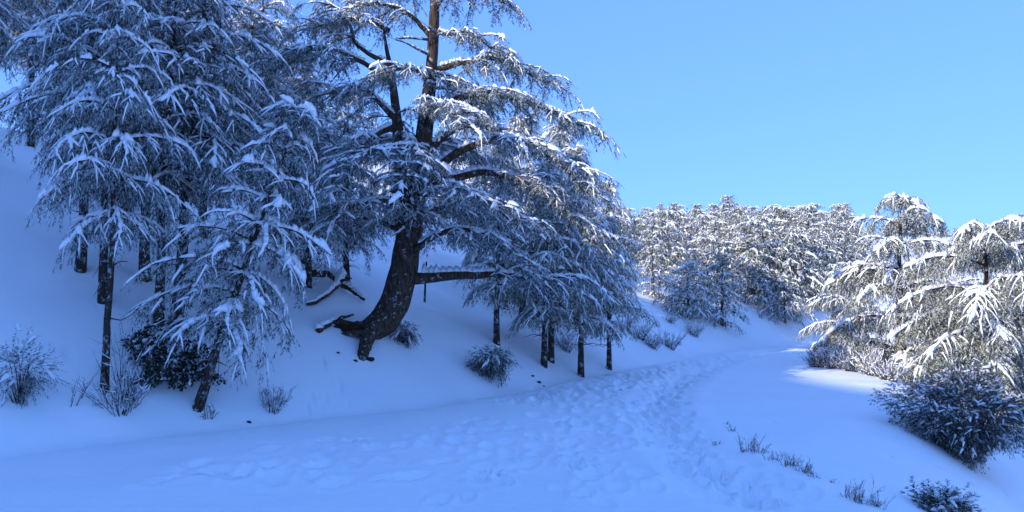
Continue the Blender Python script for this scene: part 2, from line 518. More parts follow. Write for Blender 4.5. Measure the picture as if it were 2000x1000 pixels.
def spray(A, p0, az, L, e0, droop, lat_sp=0.17, tw_sp=0.15, tw=0.30, hang=0.5, snow=0.75, lat_len=0.46, r0=0.025, ld=0.30,
          nr=0.055, sw=0.045, lod='needle', first=0.18, under=1, axis_sw=None, tsnow=None):
    """one flat cedar bough: axis, side shoots, needle twigs and the snow that lies on them"""
    rng = A.rng
    bare_f = rng.uniform(0.5, 1.15)              # some boughs have shed part of their load
    snow = min(0.97, snow * bare_f)
    if tsnow is not None: tsnow = min(1.0, tsnow * bare_f)
    n = 9
    t = np.linspace(0, 1, n)
    a = az + rng.normal(0, 0.18) * t
    pts = np.stack([np.cos(a) * L * t, np.sin(a) * L * t, L * (math.tan(e0) * t - droop * t ** 2)], 1) + p0
    A.tube(pts, r0 * (1 - 0.88 * t), 'wood', 4)
    far = lod == 'needle_far'
    stpl = 'snow_far' if far else 'snow'
    seg = np.arange(1, n - 1)
    keep = rng.random(len(seg)) < snow + 0.1
    d = pts[2:] - pts[1:-1]; sl = np.linalg.norm(d, axis=1)
    if keep.any():
        A.stamp('snow_far' if far else 'pad', (pts[1:-1] + np.array([0, 0, r0 * 0.4]))[keep], d[keep], sl[keep] * 1.45, (axis_sw or sw * 1.7) * rng.uniform(0.6, 1.35, keep.sum()), 0.0, 'snow')
    m = max(3, int(L * (1 - first) / lat_sp))
    tt = np.clip(np.linspace(first, 0.99, m) + rng.normal(0, 0.02, m), 0.05, 1)
    base = np.stack([np.interp(tt, t, pts[:, c]) for c in range(3)], 1)
    tang = unit(np.stack([np.interp(tt, t, np.gradient(pts[:, c])) for c in range(3)], 1))
    side = unit(np.cross(tang, np.array([0, 0, 1.0]))) * np.where(np.arange(m) % 2 == 0, 1, -1)[:, None]
    ang = np.radians(rng.uniform(46, 68, m)) * (1 - 0.55 * tt ** 3)
    dl = tang * np.cos(ang)[:, None] + side * np.sin(ang)[:, None]
    dl[:, 2] += rng.normal(0.02, 0.10, m)
    dl = unit(dl)
    ll = L * lat_len * ((1 - tt) * 0.95 + 0.14) * np.minimum(1, (tt + 0.2) / 0.5) * rng.uniform(0.75, 1.25, m)
    ll = np.maximum(ll, tw * 0.8)
    A.stamp('stem', base, dl, ll, 0.009 if not far else 0.014, ld, 'wood')
    ks = rng.random(m) < snow
    A.stamp('pad' if not far else stpl, base[ks] + np.array([0, 0, 0.01]), dl[ks], ll[ks] * rng.uniform(0.6, 1.0, ks.sum()), sw * rng.uniform(0.6, 1.35, ks.sum()), ld, 'snow')
    if not far:
        kc = rng.random(m) < 0.22 * bare_f           # heavier clumps caught in the forks
        A.stamp('pad', base[kc] + dl[kc] * (ll[kc] * 0.12)[:, None], dl[kc] + rng.normal(0, 0.25, (int(kc.sum()), 3)) * np.array([1, 1, 0.2]), rng.uniform(0.14, 0.34, kc.sum()), sw * rng.uniform(1.8, 3.4, kc.sum()), 0.15, 'snow')
    k = np.ceil(ll / tw_sp).astype(int) + 1
    idx = np.repeat(np.arange(m), k)
    loc = np.concatenate([np.arange(q) for q in k])
    q = len(idx)
    u = np.clip((loc + rng.uniform(0.1, 0.9, q)) / k[idx], 0, 1)
    tip = loc == k[idx] - 1
    pos = base[idx] + dl[idx] * (ll[idx] * u)[:, None]
    pos[:, 2] -= ld * ll[idx] * u ** 2
    perp = unit(np.cross(dl[idx], np.array([0, 0, 1.0]))) * np.where(loc % 2 == 0, 1, -1)[:, None]
    dd = dl[idx] * rng.uniform(0.6, 0.95, q)[:, None] + perp * np.where(tip, 0.05, rng.uniform(0.35, 0.85, q))[:, None]
    dd[:, 2] -= hang * (0.25 + 0.75 * u) * rng.uniform(0.2, 1.1, q)
    S = tw * rng.uniform(0.65, 1.25, q)
    bend = 0.15 + 0.45 * min(hang, 1.2) * rng.random(q)
    A.stamp(lod, pos, dd, S, nr * rng.uniform(0.8, 1.25, q), bend, 'needle')
    kk = rng.random(q) < (snow if tsnow is None else tsnow) * (0.6 + 0.45 * u)
    A.stamp(stpl, pos[kk] + np.array([0, 0, 0.012]), dd[kk], S[kk] * rng.uniform(0.7, 1.05, kk.sum()), sw * rng.uniform(0.5, 1.3, kk.sum()), bend[kk], 'snow')
    # needle shoots hanging under the bough, sheltered from the snow
    for rep in range(under):
        d2 = dl[idx] * rng.uniform(0.1, 0.8, q)[:, None] - perp * rng.uniform(0.1, 0.9, q)[:, None]
        d2[:, 2] -= rng.uniform(0.15, 0.9, q) + 0.5 * hang
        p2 = pos + rng.normal(0, 0.03, (q, 3)); p2[:, 2] -= 0.02
        A.stamp(UNDER[lod], p2, d2, S * rng.uniform(0.8, 1.2, q), nr * 1.3, 0.1, 'needle')

def stack_tree(seed, H, hb, R, lod='needle', dz=0.42, per=4.5, lean=(0, 0), e_lo=0.10, e_hi=0.55, droop=0.36, trunk_r=0.1, top=0.12, shape=0.8, flat=0.0, trunk_n=8, tier=0.4, **kw):
    """a young cedar: tapered trunk and tiers of flat boughs"""
    A = Plant(seed)
    rng = A.rng
    zt = np.linspace(0, H, 14)
    wob = np.cumsum(rng.normal(0, 0.02, (14, 2)), axis=0) * H / 8
    tp = np.stack([lean[0] * zt + wob[:, 0], lean[1] * zt + wob[:, 1], zt], 1)
    tp[0, 2] = -0.5
    tr = trunk_r * (1 - 0.93 * (zt / H)) * (1 + 0.35 * np.exp(-zt / 0.25))
    A.tube(tp, tr, 'trunk', trunk_n)
    z = hb
    az = rng.uniform(0, 6.28)
    while z < H * 0.985:
        f = (z - hb) / (H - hb)
        prof = (1 - f) ** shape * (1 - top) + top
        prof *= min(1.0, 0.55 + f * 3.0)
        if flat: prof = prof * (1 - flat) + flat * math.sqrt(max(0.0, 1 - f ** 3))
        nb = max(3, int(round(per * (1 - 0.4 * f) + rng.uniform(-0.7, 0.7))))
        for k in range(nb):
            az += 2 * math.pi / nb + rng.normal(0, 0.25)
            zz = min(z + rng.uniform(-tier, tier) * dz, H * 0.99)
            p0 = np.array([np.interp(zz, zt, tp[:, 0]), np.interp(zz, zt, tp[:, 1]), zz])
            L = R * prof * rng.uniform(0.68, 1.18)
            spray(A, p0, az, L, e_lo + (e_hi - e_lo) * f + rng.normal(0, 0.07), droop * rng.uniform(0.75, 1.25), lod=lod, r0=0.010 + 0.009 * L, **kw)
        z += dz * (1 - 0.35 * f) * rng.uniform(0.85, 1.15)
        az += 0.7
    # leading shoot
    for k in range(4):
        spray(A, np.array([tp[-1, 0], tp[-1, 1], H * 0.97]), az + 1.57 * k, 0.10 * R, 0.7, 0.2, lod=lod, **kw)
    # dead bare snags under the crown
    if lod != 'needle_far':
        for k in range(10):
            zz = rng.uniform(0.35, 1.0) * hb; a = rng.uniform(0, 6.28); L = rng.uniform(0.15, 0.6)
            p0 = np.array([np.interp(zz, zt, tp[:, 0]), np.interp(zz, zt, tp[:, 1]), zz])
            q = np.array([[0, 0, 0], [math.cos(a) * L * .5, math.sin(a) * L * .5, rng.uniform(-.1, .1)], [math.cos(a) * L, math.sin(a) * L, rng.uniform(-.25, .1)]]) + p0
            A.tube(q, [0.012, 0.008, 0.003], 'wood', 4)
    return A

def tree_meshes(A, needle='needle', bark='bark'):
    return (A.mesh('trunk', ['trunk'], [M[bark]]), A.mesh('crown', ['needle', 'wood'], [M[needle], M[bark]]), A.mesh('snow', ['snow'], [M['load']]))

def put_tree(meshes, name, loc, rz, sc, label, category='tree', group=None, lean=(0.0, 0.0)):
    root = bpy.data.objects.new(name, None)
    col.objects.link(root)
    root.empty_display_size = 0.3
    root.location = loc
    root.rotation_euler = (lean[0], lean[1], rz) if (lean[0] or lean[1]) else (0, 0, rz)
    if lean[0] or lean[1]:
        root.rotation_mode = 'ZYX'
    root.scale = (sc, sc, sc) if np.ndim(sc) == 0 else sc
    root['label'] = label; root['category'] = category
    if group: root['group'] = group
    t, c, s = meshes
    if t: link('trunk', t, root)
    cr = link('crown', c, root)
    if s: link('snow', s, cr, kind='stuff')
    return root

# ------------------------------------------------------------------ young cedars on the bank
near_kw = dict(lat_sp=0.15, tw_sp=0.125, tw=0.29, hang=0.65, snow=0.92, lat_len=0.56, ld=0.48, sw=0.046, nr=0.052, axis_sw=0.075, tsnow=0.98, under=2)
VAR = {}
VAR['a'] = tree_meshes(stack_tree(101, 6.7, 2.55, 2.05, trunk_r=0.085, droop=0.47, e_lo=0.20, dz=0.56, per=5.6, tier=0.16, shape=1.05, **near_kw))
VAR['b'] = tree_meshes(stack_tree(102, 7.1, 2.7, 2.2, trunk_r=0.11, droop=0.45, e_lo=0.17, dz=0.60, per=5.6, tier=0.16, shape=1.05, **near_kw))
VAR['c'] = tree_meshes(stack_tree(103, 5.4, 1.3, 1.7, trunk_r=0.09, droop=0.46, e_lo=0.18, dz=0.48, tier=0.16, per=5, **near_kw))
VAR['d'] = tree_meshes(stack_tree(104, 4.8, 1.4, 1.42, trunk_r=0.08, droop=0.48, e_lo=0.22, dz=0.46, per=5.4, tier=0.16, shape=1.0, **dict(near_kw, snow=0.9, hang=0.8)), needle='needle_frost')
VAR['e'] = tree_meshes(stack_tree(105, 4.4, 1.25, 1.25, trunk_r=0.075, droop=0.48, e_lo=0.18, dz=0.42, tier=0.16, per=5, **near_kw))

def stand(var, px, py, label, rz, sc=1.0, lean=(0, 0), group=None, d=None, name='young_cedar', sink=0.0):
    g = ground_px(px, py) if d is None else None
    if d is not None:
        x = (px - 1000) / F_PX * d
        g = np.array([x, d, T(x, d)])
    g[2] -= sink
    return put_tree(VAR[var], name, g, rz, sc, label, 'tree', group, lean)

G1 = 'young cedars on the snowy bank'
stand('a', 205, 762, 'slender young cedar with a bare frosted trunk rising from the brushwood', 0.3, (0.60, 0.60, 0.90), (0, 0.04), G1)
stand('e', 388, 800, 'short cedar leaning over the road edge, its low snowy boughs drooping', 1.9, (0.92, 0.92, 1.0), (0, 0.32), G1)
stand('b', 160, 530, 'tall cedar whose dark trunk stands alone highest up the open slope', 2.2, (0.72, 0.72, 0.92), (0, 0.06), G1)
stand('a', 200, 592, 'young cedar with a dark trunk close behind the slender frosted one', 4.0, (0.80, 0.80, 1.0), (0, 0.03), G1)
stand('b', 342, 642, 'stout cedar with a leaning dark trunk above the evergreen shrub', 0.9, 0.90, (0, 0.10), G1)
stand('a', 306, 632, 'young cedar between the leaning stout trunk and the slender frosted trunk', 2.7, 0.88, (0, 0.06), G1)
stand('b', 280, 545, 'thin cedar deep in the grove behind the other trunks', 5.1, 0.80, (0, 0), G1)
G2 = 'cedars up the slope behind the grove'
for (px, d, v, rz, sc, lab) in [
        (-70, 15.5, 'b', 0.4, 1.15, 'cedar at the edge of the slope reaching snowy boughs over open snow'),
        (-260, 13.0, 'a', 2.9, 1.05, 'unseen cedar added on the slope to shade the bank'),  # this and the next two cedars are off-frame, added to darken the bank
        (-420, 17.0, 'b', 0.9, 1.1, 'unseen cedar added on the slope to shade the bank'),
        (-150, 22.0, 'b', 4.9, 1.1, 'unseen cedar added on the slope to shade the bank'),
        (60, 21.0, 'a', 1.2, 1.0, 'dark cedar standing up the slope behind the grove'),
        (150, 25.0, 'b', 2.0, 1.0, 'dark cedar standing up the slope behind the grove'),
        (400, 17.5, 'b', 3.1, 0.78, 'cedar standing just behind the grove of young trunks'),
        (490, 15.2, 'a', 5.4, 0.74, 'snowy cedar filling the gap between the grove and the old cedar'),
        (590, 19.0, 'a', 2.4, 0.75, 'tall snowy cedar rising behind the gap beside the old cedar'),
        (600, 16.6, 'c', 0.4, 0.80, 'low snowy cedar crouching behind the fallen branches'),
        (680, 18.5, 'c', 4.4, 0.85, 'small cedar on the slope close behind the old cedar'),
        (290, 22.0, 'a', 0.2, 0.85, 'dark cedar standing up the slope behind the grove'),
        (520, 26.0, 'b', 1.5, 1.08, 'pale cedar spire catching light above the gap beside the old cedar')]:
    stand(v, px, 0, lab, rz, sc, (0, 0), G2, d)
G3 = 'cedars beyond the old cedar along the road'
stand('d', 970, 672, 'small cedar with a short trunk just uphill of the round dark shrub', 0.3, 0.95, (0, 0), G3)
stand('d', 1063, 716, 'cedar with the front one of two trunks standing side by side', 1.7, 0.95, (0, 0.02), G3)
stand('d', 1076, 706, 'cedar with the rear one of two trunks standing side by side', 3.6, 1.0, (0, 0), G3)
stand('d', 1134, 735, 'cedar with a single straight trunk right at the road edge', 5.0, 1.03, (0, 0), G3)
for (px, d, v, rz, sc, lab) in [
        (1190, 21.5, 'd', 2.2, 0.86, 'snowy cedar with boughs reaching the bank past the straight trunk'),
        (1120, 24.0, 'd', 0.8, 1.1, 'pale sunlit cedar top rising behind the two trunks'),
        (1020, 22.5, 'd', 4.1, 1.15, 'frosted cedar behind the old cedar limb'),
        (930, 25.0, 'd', 5.5, 1.2, 'frosted cedar standing up the bank behind the old trunk'),
        (1090, 28.0, 'd', 1.1, 1.25, 'frosted cedar farther up the bank with a sunlit crown'),
        (1190, 27.0, 'd', 3.0, 0.95, 'last cedar of the bank before the open snow')]:
    stand(v, px, 0, lab, rz, sc, (0, 0), G3, d)

# ------------------------------------------------------------------ the old cedar
D0 = 15.2
def cp(px, py, dd=0.0):
    return at(px, py, D0 + dd)

def limb_snow(A, pts, rad, lo=0.0, amount=1.0):
    """snow lying along the top of a limb"""
    n = len(pts)
    seg = np.diff(pts, axis=0); sl = np.linalg.norm(seg, axis=1)
    flat = np.abs(seg[:, 2]) / (sl + 1e-6) < 0.75
    keep = flat & (A.rng.random(n - 1) < amount) & (np.linspace(0, 1, n - 1) >= lo)
    r = 0.5 * (rad[:-1] + rad[1:])
    A.stamp('pad', (pts[:-1] + np.array([0, 0, 1.0]) * (r * 0.9)[:, None])[keep], seg[keep], sl[keep] * 1.25, np.maximum(r * 1.7, 0.035)[keep], 0.0, 'snow')

def old_cedar():
    root = bpy.data.objects.new('old_cedar', None)
    col.objects.link(root)
    root['label'] = 'big old cedar with a curved forked trunk and long crooked limbs'
    root['category'] = 'tree'
    A = Plant(500)
    rng = A.rng
    stem = [(690, 652, -.3, .12), (708, 650, -.25, .19), (734, 642, -.1, .26), (764, 610, 0, .275), (781, 562, 0, .265), (791, 510, 0, .255), (799, 460, 0, .235), (808, 400, 0, .20), (818, 345, 0, .185), (828, 270, .05, .16),
            (836, 200, .1, .13), (843, 125, .15, .105), (848, 40, .2, .10), (851, -60, .2, .08), (853, -180, .2, .05), (854, -330, .2, .012)]
    P = np.array([list(cp(a, b, c)) + [r * 0.98] for a, b, c, r in stem])
    q = resample(P, 70)
    ridges = 1 + 0.07 * np.sin(np.arange(14) * 2.7 + 0.5)[None] + rng.normal(0, 0.03, (70, 14))
    V, Fc = tube(q[:, :3], q[:, 3][:, None] * ridges, 14)
    tr = link('trunk', mesh_np('trunk', V, Fc, [M['old_bark']]), root)
    st2 = [(796, 500, .05, .12), (785, 430, .02, .14), (781, 370, 0, .125), (780, 310, 0, .115), (777, 250, 0, .105), (771, 195, .05, .08), (764, 140, .1, .055), (752, 80, .15, .03), (748, 40, .2, .012)]
    P2 = np.array([list(cp(a, b, c)) + [r] for a, b, c, r in st2])
    q2 = resample(P2, 40)
    V, Fc = tube(q2[:, :3], q2[:, 3][:, None] * (1 + rng.normal(0, 0.04, (40, 10))), 10)
    link('second_stem', mesh_np('second_stem', V, Fc, [M['old_bark']]), root)
    for rt in ([(742, 622, -.1, .18), (726, 646, -.4, .15), (716, 668, -.75, .12), (709, 690, -1.0, .10), (701, 716, -1.15, .09)],
               [(722, 650, -.4, .09), (700, 652, -.6, .06), (684, 650, -.65, .05), (664, 654, -.6, .03)],
               [(715, 640, -.2, .13), (690, 640, -.3, .10), (664, 630, -.3, .07), (646, 632, -.3, .04)]):
        q = resample(np.array([list(cp(a, b, c)) + [r] for a, b, c, r in rt]), 12)
        V, Fc = tube(q[:, :3], q[:, 3][:, None] * (1 + rng.normal(0, 0.08, (12, 8))), 8)
        link('root', mesh_np('root', V, Fc, [M['old_bark']]), tr)
    # limbs: (photo x, photo y, depth offset), first radius, foliage start, foliage length
    limbs = [
        ([(800, 545, 0), (850, 541, -.1), (900, 540, -.25), (960, 537, -.4), (1040, 543, -.5), (1120, 541, -.6)], .105, .55, .75),
        ([(830, 352, 0), (864, 316, -.2), (900, 290, -.4), (945, 274, -.5), (985, 262, -.6), (1040, 280, -.7), (1095, 318, -.8), (1140, 372, -.8)], .085, .42, .95),
        ([(832, 300, 0), (868, 266, .2), (905, 246, .3), (950, 250, .35), (1000, 262, .4), (1060, 300, .5)], .07, .55, .8),
        ([(832, 354, 0), (890, 350, .15), (940, 336, .25), (1000, 350, .3), (1055, 366, .35), (1110, 420, .4), (1150, 470, .5)], .085, .35, .95),
        ([(835, 212, .1), (870, 205, 0), (920, 184, -.1), (980, 190, -.15), (1040, 208, -.1), (1090, 226, -.1), (1132, 244, -.1)], .085, .28, .9),
        ([(842, 140, .15), (900, 122, .2), (960, 112, .2), (1020, 134, .2), (1072, 158, .2)], .06, .25, .8),
        ([(848, 62, .2), (888, 68, .1), (925, 62, 0), (962, 92, 0)], .045, .25, .7),
        ([(806, 492, -.1), (850, 462, -.4), (890, 446, -.7), (940, 452, -.9), (985, 484, -1.0), (1010, 520, -1.0)], .06, .3, .8),
        ([(778, 238, 0), (748, 206, -.1), (722, 178, -.2), (690, 170, -.3), (640, 186, -.4)], .06, .35, .8),
        ([(776, 245, 0), (738, 262, -.3), (700, 292, -.5), (662, 330, -.7), (632, 370, -.8)], .06, .3, .85),
        ([(846, 78, .2), (820, 44, .1), (790, 18, .0), (748, 6, -.1), (700, 12, -.2)], .05, .4, .7),
        ([(765, 130, .1), (722, 104, .0), (692, 84, 0), (680, 30, 0), (640, 10, .1)], .05, .5, .8),
        ([(768, 160, .1), (720, 130, -.1), (660, 96, -.2), (600, 92, -.3), (548, 122, -.4)], .055, .35, .9),
        ([(784, 330, -.1), (764, 294, -.8), (730, 290, -1.3), (698, 320, -1.7), (676, 372, -1.9)], .06, .35, .85),
        ([(786, 405, -.1), (740, 388, -.7), (692, 398, -1.1), (650, 436, -1.4)], .055, .35, .8),
        ([(784, 450, .05), (725, 428, .5), (660, 425, .9), (620, 440, 1.1)], .055, .35, .8),
        ([(815, 320, -.1), (806, 284, -.8), (800, 282, -1.4), (792, 310, -1.9), (788, 350, -2.1)], .05, .4, .75),
        ([(822, 310, .1), (850, 280, 1.0), (880, 268, 1.9), (920, 290, 2.6)], .06, .35, .9),
        ([(784, 300, .1), (760, 268, 1.1), (740, 260, 2.0), (712, 285, 2.7)], .06, .35, .9),
        ([(830, 250, .1), (842, 215, -.6), (858, 196, -1.2), (880, 208, -1.7), (900, 236, -2.0)], .05, .4, .8),
        ([(805, 430, .1), (850, 408, .8), (900, 400, 1.6), (960, 420, 2.2)], .06, .3, .9),
        ([(840, 160, .1), (812, 136, -.5), (780, 134, -1.0), (740, 150, -1.3)], .045, .35, .75),
        ([(846, 20, .2), (880, -20, .1), (920, -30, .0), (965, 0, .0)], .04, .25, .7),
        ([(846, 0, .2), (810, -30, .3), (760, -40, .4), (700, -25, .5)], .04, .25, .7),
        ([(760, 60, .15), (720, 40, -.1), (670, 40, -.3), (610, 60, -.5)], .04, .25, .8),
        ([(808, 395, -.2), (850, 372, -.8), (900, 370, -1.3), (960, 398, -1.6), (1000, 440, -1.7)], .055, .35, .85),
    ]
    for pts, r0, start, fl in limbs:
        c = resample(np.array([cp(*k) for k in pts]), 26)
        c[2:] += np.cumsum(rng.normal(0, 0.006, (24, 3)), axis=0)
        rad = np.linspace(r0, 0.016, 26) * (1 + 0.25 * np.exp(-np.linspace(0, 8, 26)))
        V, Fc = tube(c, rad, 7)
        link('limb', mesh_np('limb', V, Fc, [M['old_bark']]), root)
        limb_snow(A, c, rad, 0.06, 0.85)
        arc = np.concatenate([[0], np.cumsum(np.linalg.norm(np.diff(c, axis=0), axis=1))])
        s = arc[-1] * start
        while s < arc[-1]:
            f = s / arc[-1]
            p0 = np.array([np.interp(s, arc, c[:, k]) for k in range(3)])
            i = min(int(f * 25), 24)
            az0 = math.atan2(*(c[i + 1] - c[i])[[1, 0]])
            for sg in (-1, 1):
                L = fl * rng.uniform(0.65, 1.15) * (1.0 - 0.35 * f)
                spray(A, p0, az0 + sg * math.radians(rng.uniform(35, 85)) * (1 - 0.35 * f), L, rng.uniform(-0.05, 0.30), rng.uniform(0.2, 0.5),
                      lat_sp=0.13, tw_sp=0.12, tw=0.22, hang=0.6, snow=0.72, lat_len=0.5, r0=0.014, nr=0.046, sw=0.027, first=0.1, under=2)
            s += rng.uniform(0.20, 0.32)
        spray(A, c[-1], math.atan2(*(c[-1] - c[-3])[[1, 0]]), fl * 0.7, -0.1, 0.45, lat_sp=0.15, tw_sp=0.15, tw=0.24, hang=0.75, snow=0.6, lat_len=0.5, r0=0.014, nr=0.05, sw=0.032)
    # bare snags on the trunk
    for pts in ([(838, 77, .15), (800, 74, 0), (768, 76, -.1)], [(840, 108, .1), (815, 96, -.1), (790, 82, -.2), (772, 78, -.2)],
                [(800, 400, -.25), (802, 425, -.4), (790, 446, -.5), (765, 462, -.6)], [(800, 385, -.3), (812, 410, -.5), (824, 440, -.6), (826, 455, -.6)]):
        c = resample(np.array([cp(*k) for k in pts]), 12)
        rad = np.linspace(0.03, 0.008, 12)
        V, Fc = tube(c, rad, 5)
        link('snag', mesh_np('snag', V, Fc, [M['twig']]), root)
        limb_snow(A, c, rad, 0.1, 0.7)
    # short boughs straight off the two stems
    for k in range(34):
        y = rng.uniform(120, 430)
        x = np.interp(y, [40, 200, 345, 460], [848, 836, 818, 799]) if rng.random() < 0.5 else np.interp(y, [140, 250, 370, 500], [764, 777, 781, 796])
        spray(A, cp(x, y, 0.05), rng.uniform(0, 6.28), rng.uniform(0.5, 1.0), rng.uniform(0.05, 0.4), 0.45, lat_sp=0.13, tw_sp=0.12, tw=0.22, hang=0.6, snow=0.75, r0=0.016, nr=0.046, sw=0.027, first=0.15, under=2)
    # tiers high on the stem, above the picture
    for k in range(16):
        f = rng.uniform(0, 1)
        p0 = cp(850, -40 - 280 * f, .2)
        spray(A, p0, rng.uniform(0, 6.28), 1.5 * (1 - 0.75 * f), 0.4, 0.35, lat_sp=0.18, tw_sp=0.17, tw=0.26, hang=0.6, snow=0.6, nr=0.05, sw=0.035)
    cr = link('crown', A.mesh('crown', ['needle', 'wood'], [M['needle'], M['bark']]), root)
    link('snow', A.mesh('snow', ['snow'], [M['load']]), cr, kind='stuff')
old_cedar()

# ------------------------------------------------------------------ the weeping cedar below the road
wk = dict(lat_sp=0.085, tw_sp=0.12, tw=0.29, hang=1.5, snow=0.85, lat_len=0.56, ld=0.6, nr=0.055, sw=0.05, axis_sw=0.10, tsnow=0.35, under=2)
Aw = stack_tree(700, 4.5, 0.8, 2.5, trunk_r=0.15, dz=0.80, per=8, tier=0.2, droop=0.58, e_lo=0.34, e_hi=0.55, shape=0.55, flat=0.5, top=0.35, **wk)
gx = (1925 - 1000) / F_PX * 19.0
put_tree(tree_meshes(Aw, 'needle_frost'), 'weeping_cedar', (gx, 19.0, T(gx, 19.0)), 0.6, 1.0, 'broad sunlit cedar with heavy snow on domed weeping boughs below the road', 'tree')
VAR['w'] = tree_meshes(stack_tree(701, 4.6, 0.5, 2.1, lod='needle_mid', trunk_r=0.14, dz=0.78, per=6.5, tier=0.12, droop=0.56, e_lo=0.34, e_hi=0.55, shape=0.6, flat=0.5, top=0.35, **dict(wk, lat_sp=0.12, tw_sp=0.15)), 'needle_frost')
for px, d, rz, sc, lab in [(1755, 22.5, 0.5, 1.05, 'domed snowy cedar just behind the broad weeping cedar'),
                           (2010, 23.0, 2.5, 1.15, 'frosted cedar at the far side of the broad weeping cedar'),
                           (1960, 30.0, 4.0, 1.2, 'snowy cedar top showing over the weeping cedar'),
                           (1655, 30.0, 1.4, 0.7, 'low snowy cedar where the road disappears behind the bend')]:
    stand('w', px, 0, lab, rz, sc, (0, 0), 'snowy cedars below the road', d)

# ------------------------------------------------------------------ forest on the far hill
fk = dict(lat_sp=0.27, tw_sp=0.25, tw=0.44, snow=0.62, nr=0.11, sw=0.10, lat_len=0.55, axis_sw=0.22, tsnow=0.45)
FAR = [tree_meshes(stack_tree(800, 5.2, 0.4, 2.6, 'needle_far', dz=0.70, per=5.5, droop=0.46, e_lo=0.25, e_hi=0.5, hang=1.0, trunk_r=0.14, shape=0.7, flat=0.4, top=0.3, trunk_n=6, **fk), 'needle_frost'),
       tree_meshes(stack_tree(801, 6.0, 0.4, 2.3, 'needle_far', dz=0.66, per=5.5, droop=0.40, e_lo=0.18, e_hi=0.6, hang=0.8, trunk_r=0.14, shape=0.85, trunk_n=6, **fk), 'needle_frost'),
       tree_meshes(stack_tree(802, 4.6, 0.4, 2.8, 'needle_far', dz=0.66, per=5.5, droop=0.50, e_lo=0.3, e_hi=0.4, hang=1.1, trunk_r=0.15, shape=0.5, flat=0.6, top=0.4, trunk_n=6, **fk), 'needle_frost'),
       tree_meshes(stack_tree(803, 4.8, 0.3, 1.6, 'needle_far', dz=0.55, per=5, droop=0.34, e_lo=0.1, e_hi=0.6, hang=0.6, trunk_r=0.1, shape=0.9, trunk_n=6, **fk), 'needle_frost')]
FAR_LAB = ['broad tiered cedar white with snow among the sunlit hillside forest',
           'tall pointed cedar white with snow among the sunlit hillside forest',
           'flat-topped cedar white with snow among the sunlit hillside forest',
           'small narrow cedar white with snow among the sunlit hillside forest']
FAR_NAME = ['broad_cedar', 'pointed_cedar', 'flat_topped_cedar', 'narrow_cedar']
# a few at the bend of the road
for px, d, k, rz, sc, lab, nm in [
        (1345, 32.5, 2, 0.2, 0.48, 'dark bushy cedar low on the bank before the small spire', 'bushy_cedar'),
        (1410, 33.5, 3, 1.0, 0.72, 'small snowy cedar with a white spire at the bend of the road', 'spire_cedar'),
        (1462, 38.0, 0, 2.0, 0.62, 'round snowy cedar beside the small spire at the bend', 'round_cedar'),
        (1545, 38.5, 2, 3.0, 0.72, 'snowy cedar on the bank where the road goes out of sight', 'bend_cedar'),
        (1515, 44.0, 0, 4.4, 0.60, 'tall tiered cedar standing behind the bend of the road', 'tiered_cedar'),
        (1300, 38.0, 0, 5.0, 0.55, 'shaded snowy cedar where the open bank meets the forest', 'bank_cedar'),
        (1275, 34.0, 1, 1.0, 0.50, 'slim snowy cedar at the top of the open bank', 'slim_cedar'),
        (1475, 37.0, 2, 0.1, 0.42, 'small snowy cedar at the inside of the bend', 'bend_cedar'),
        (1505, 38.5, 0, 1.3, 0.45, 'small snowy cedar at the inside of the bend', 'bend_cedar'),
        (1532, 36.5, 2, 2.3, 0.45, 'small snowy cedar at the inside of the bend', 'bend_cedar'),
        (1562, 39.5, 1, 3.3, 0.48, 'small snowy cedar at the inside of the bend', 'bend_cedar'),
        (1590, 41.0, 2, 4.1, 0.55, 'small snowy cedar at the inside of the bend', 'bend_cedar'),
        (1615, 39.0, 0, 5.1, 0.5, 'small snowy cedar at the inside of the bend', 'bend_cedar'),
        (1640, 43.0, 1, 0.6, 0.55, 'small snowy cedar at the inside of the bend', 'bend_cedar'),
        (1382, 36.0, 0, 0.9, 0.5, 'round shaded cedar pressed between the dark bushy one and the spire', 'round_cedar'),
        (1490, 40.5, 2, 1.1, 0.55, 'low bushy snowy cedar between the round one and the bend', 'low_cedar'),
        (1580, 43.0, 0, 0.3, 0.60, 'snowy cedar just beyond the last bit of road', 'last_cedar'),
        (1440, 41.0, 1, 4.0, 0.5, 'slender cedar between the small spire and the round cedar', 'slender_cedar'),
        (1420, 45.0, 1, 2.2, 0.60, 'pointed cedar rising straight behind the small white spire', 'rear_cedar')]:
    x = (px - 1000) / F_PX * d
    put_tree(FAR[k], nm, (x, d, T(x, d)), rz, sc, lab, 'tree', 'cedars at the bend of the road')
frng = np.random.default_rng(55)
spots = []
tries = 0
while len(spots) < 288 and tries < 30000:
    tries += 1
    a = frng.uniform(0.10, 0.66); d = 42 * (134 / 42) ** (frng.random() ** 0.8)
    if a > 0.42 and d < 105: continue
    x = a * d
    if x > float(left_edge(d)) - 2.0: continue
    gap = 1.55 + 0.013 * d
    if any((x - sx) ** 2 + (d - sy) ** 2 < gap * gap for sx, sy in spots): continue
    spots.append((x, d))
for x, d in spots:
    k = int(frng.choice(4, p=[0.34, 0.26, 0.30, 0.10]))
    z = T(x, d)
    put_tree(FAR[k], FAR_NAME[k], (x, d, z - 0.05), frng.uniform(0, 6.28), frng.uniform(0.8, 1.2) * (0.37 + 0.0023 * d), FAR_LAB[k], 'tree', 'forest on the far hillside, ' + FAR_NAME[k].replace('_', ' ') + 's')
print('far trees', len(spots))

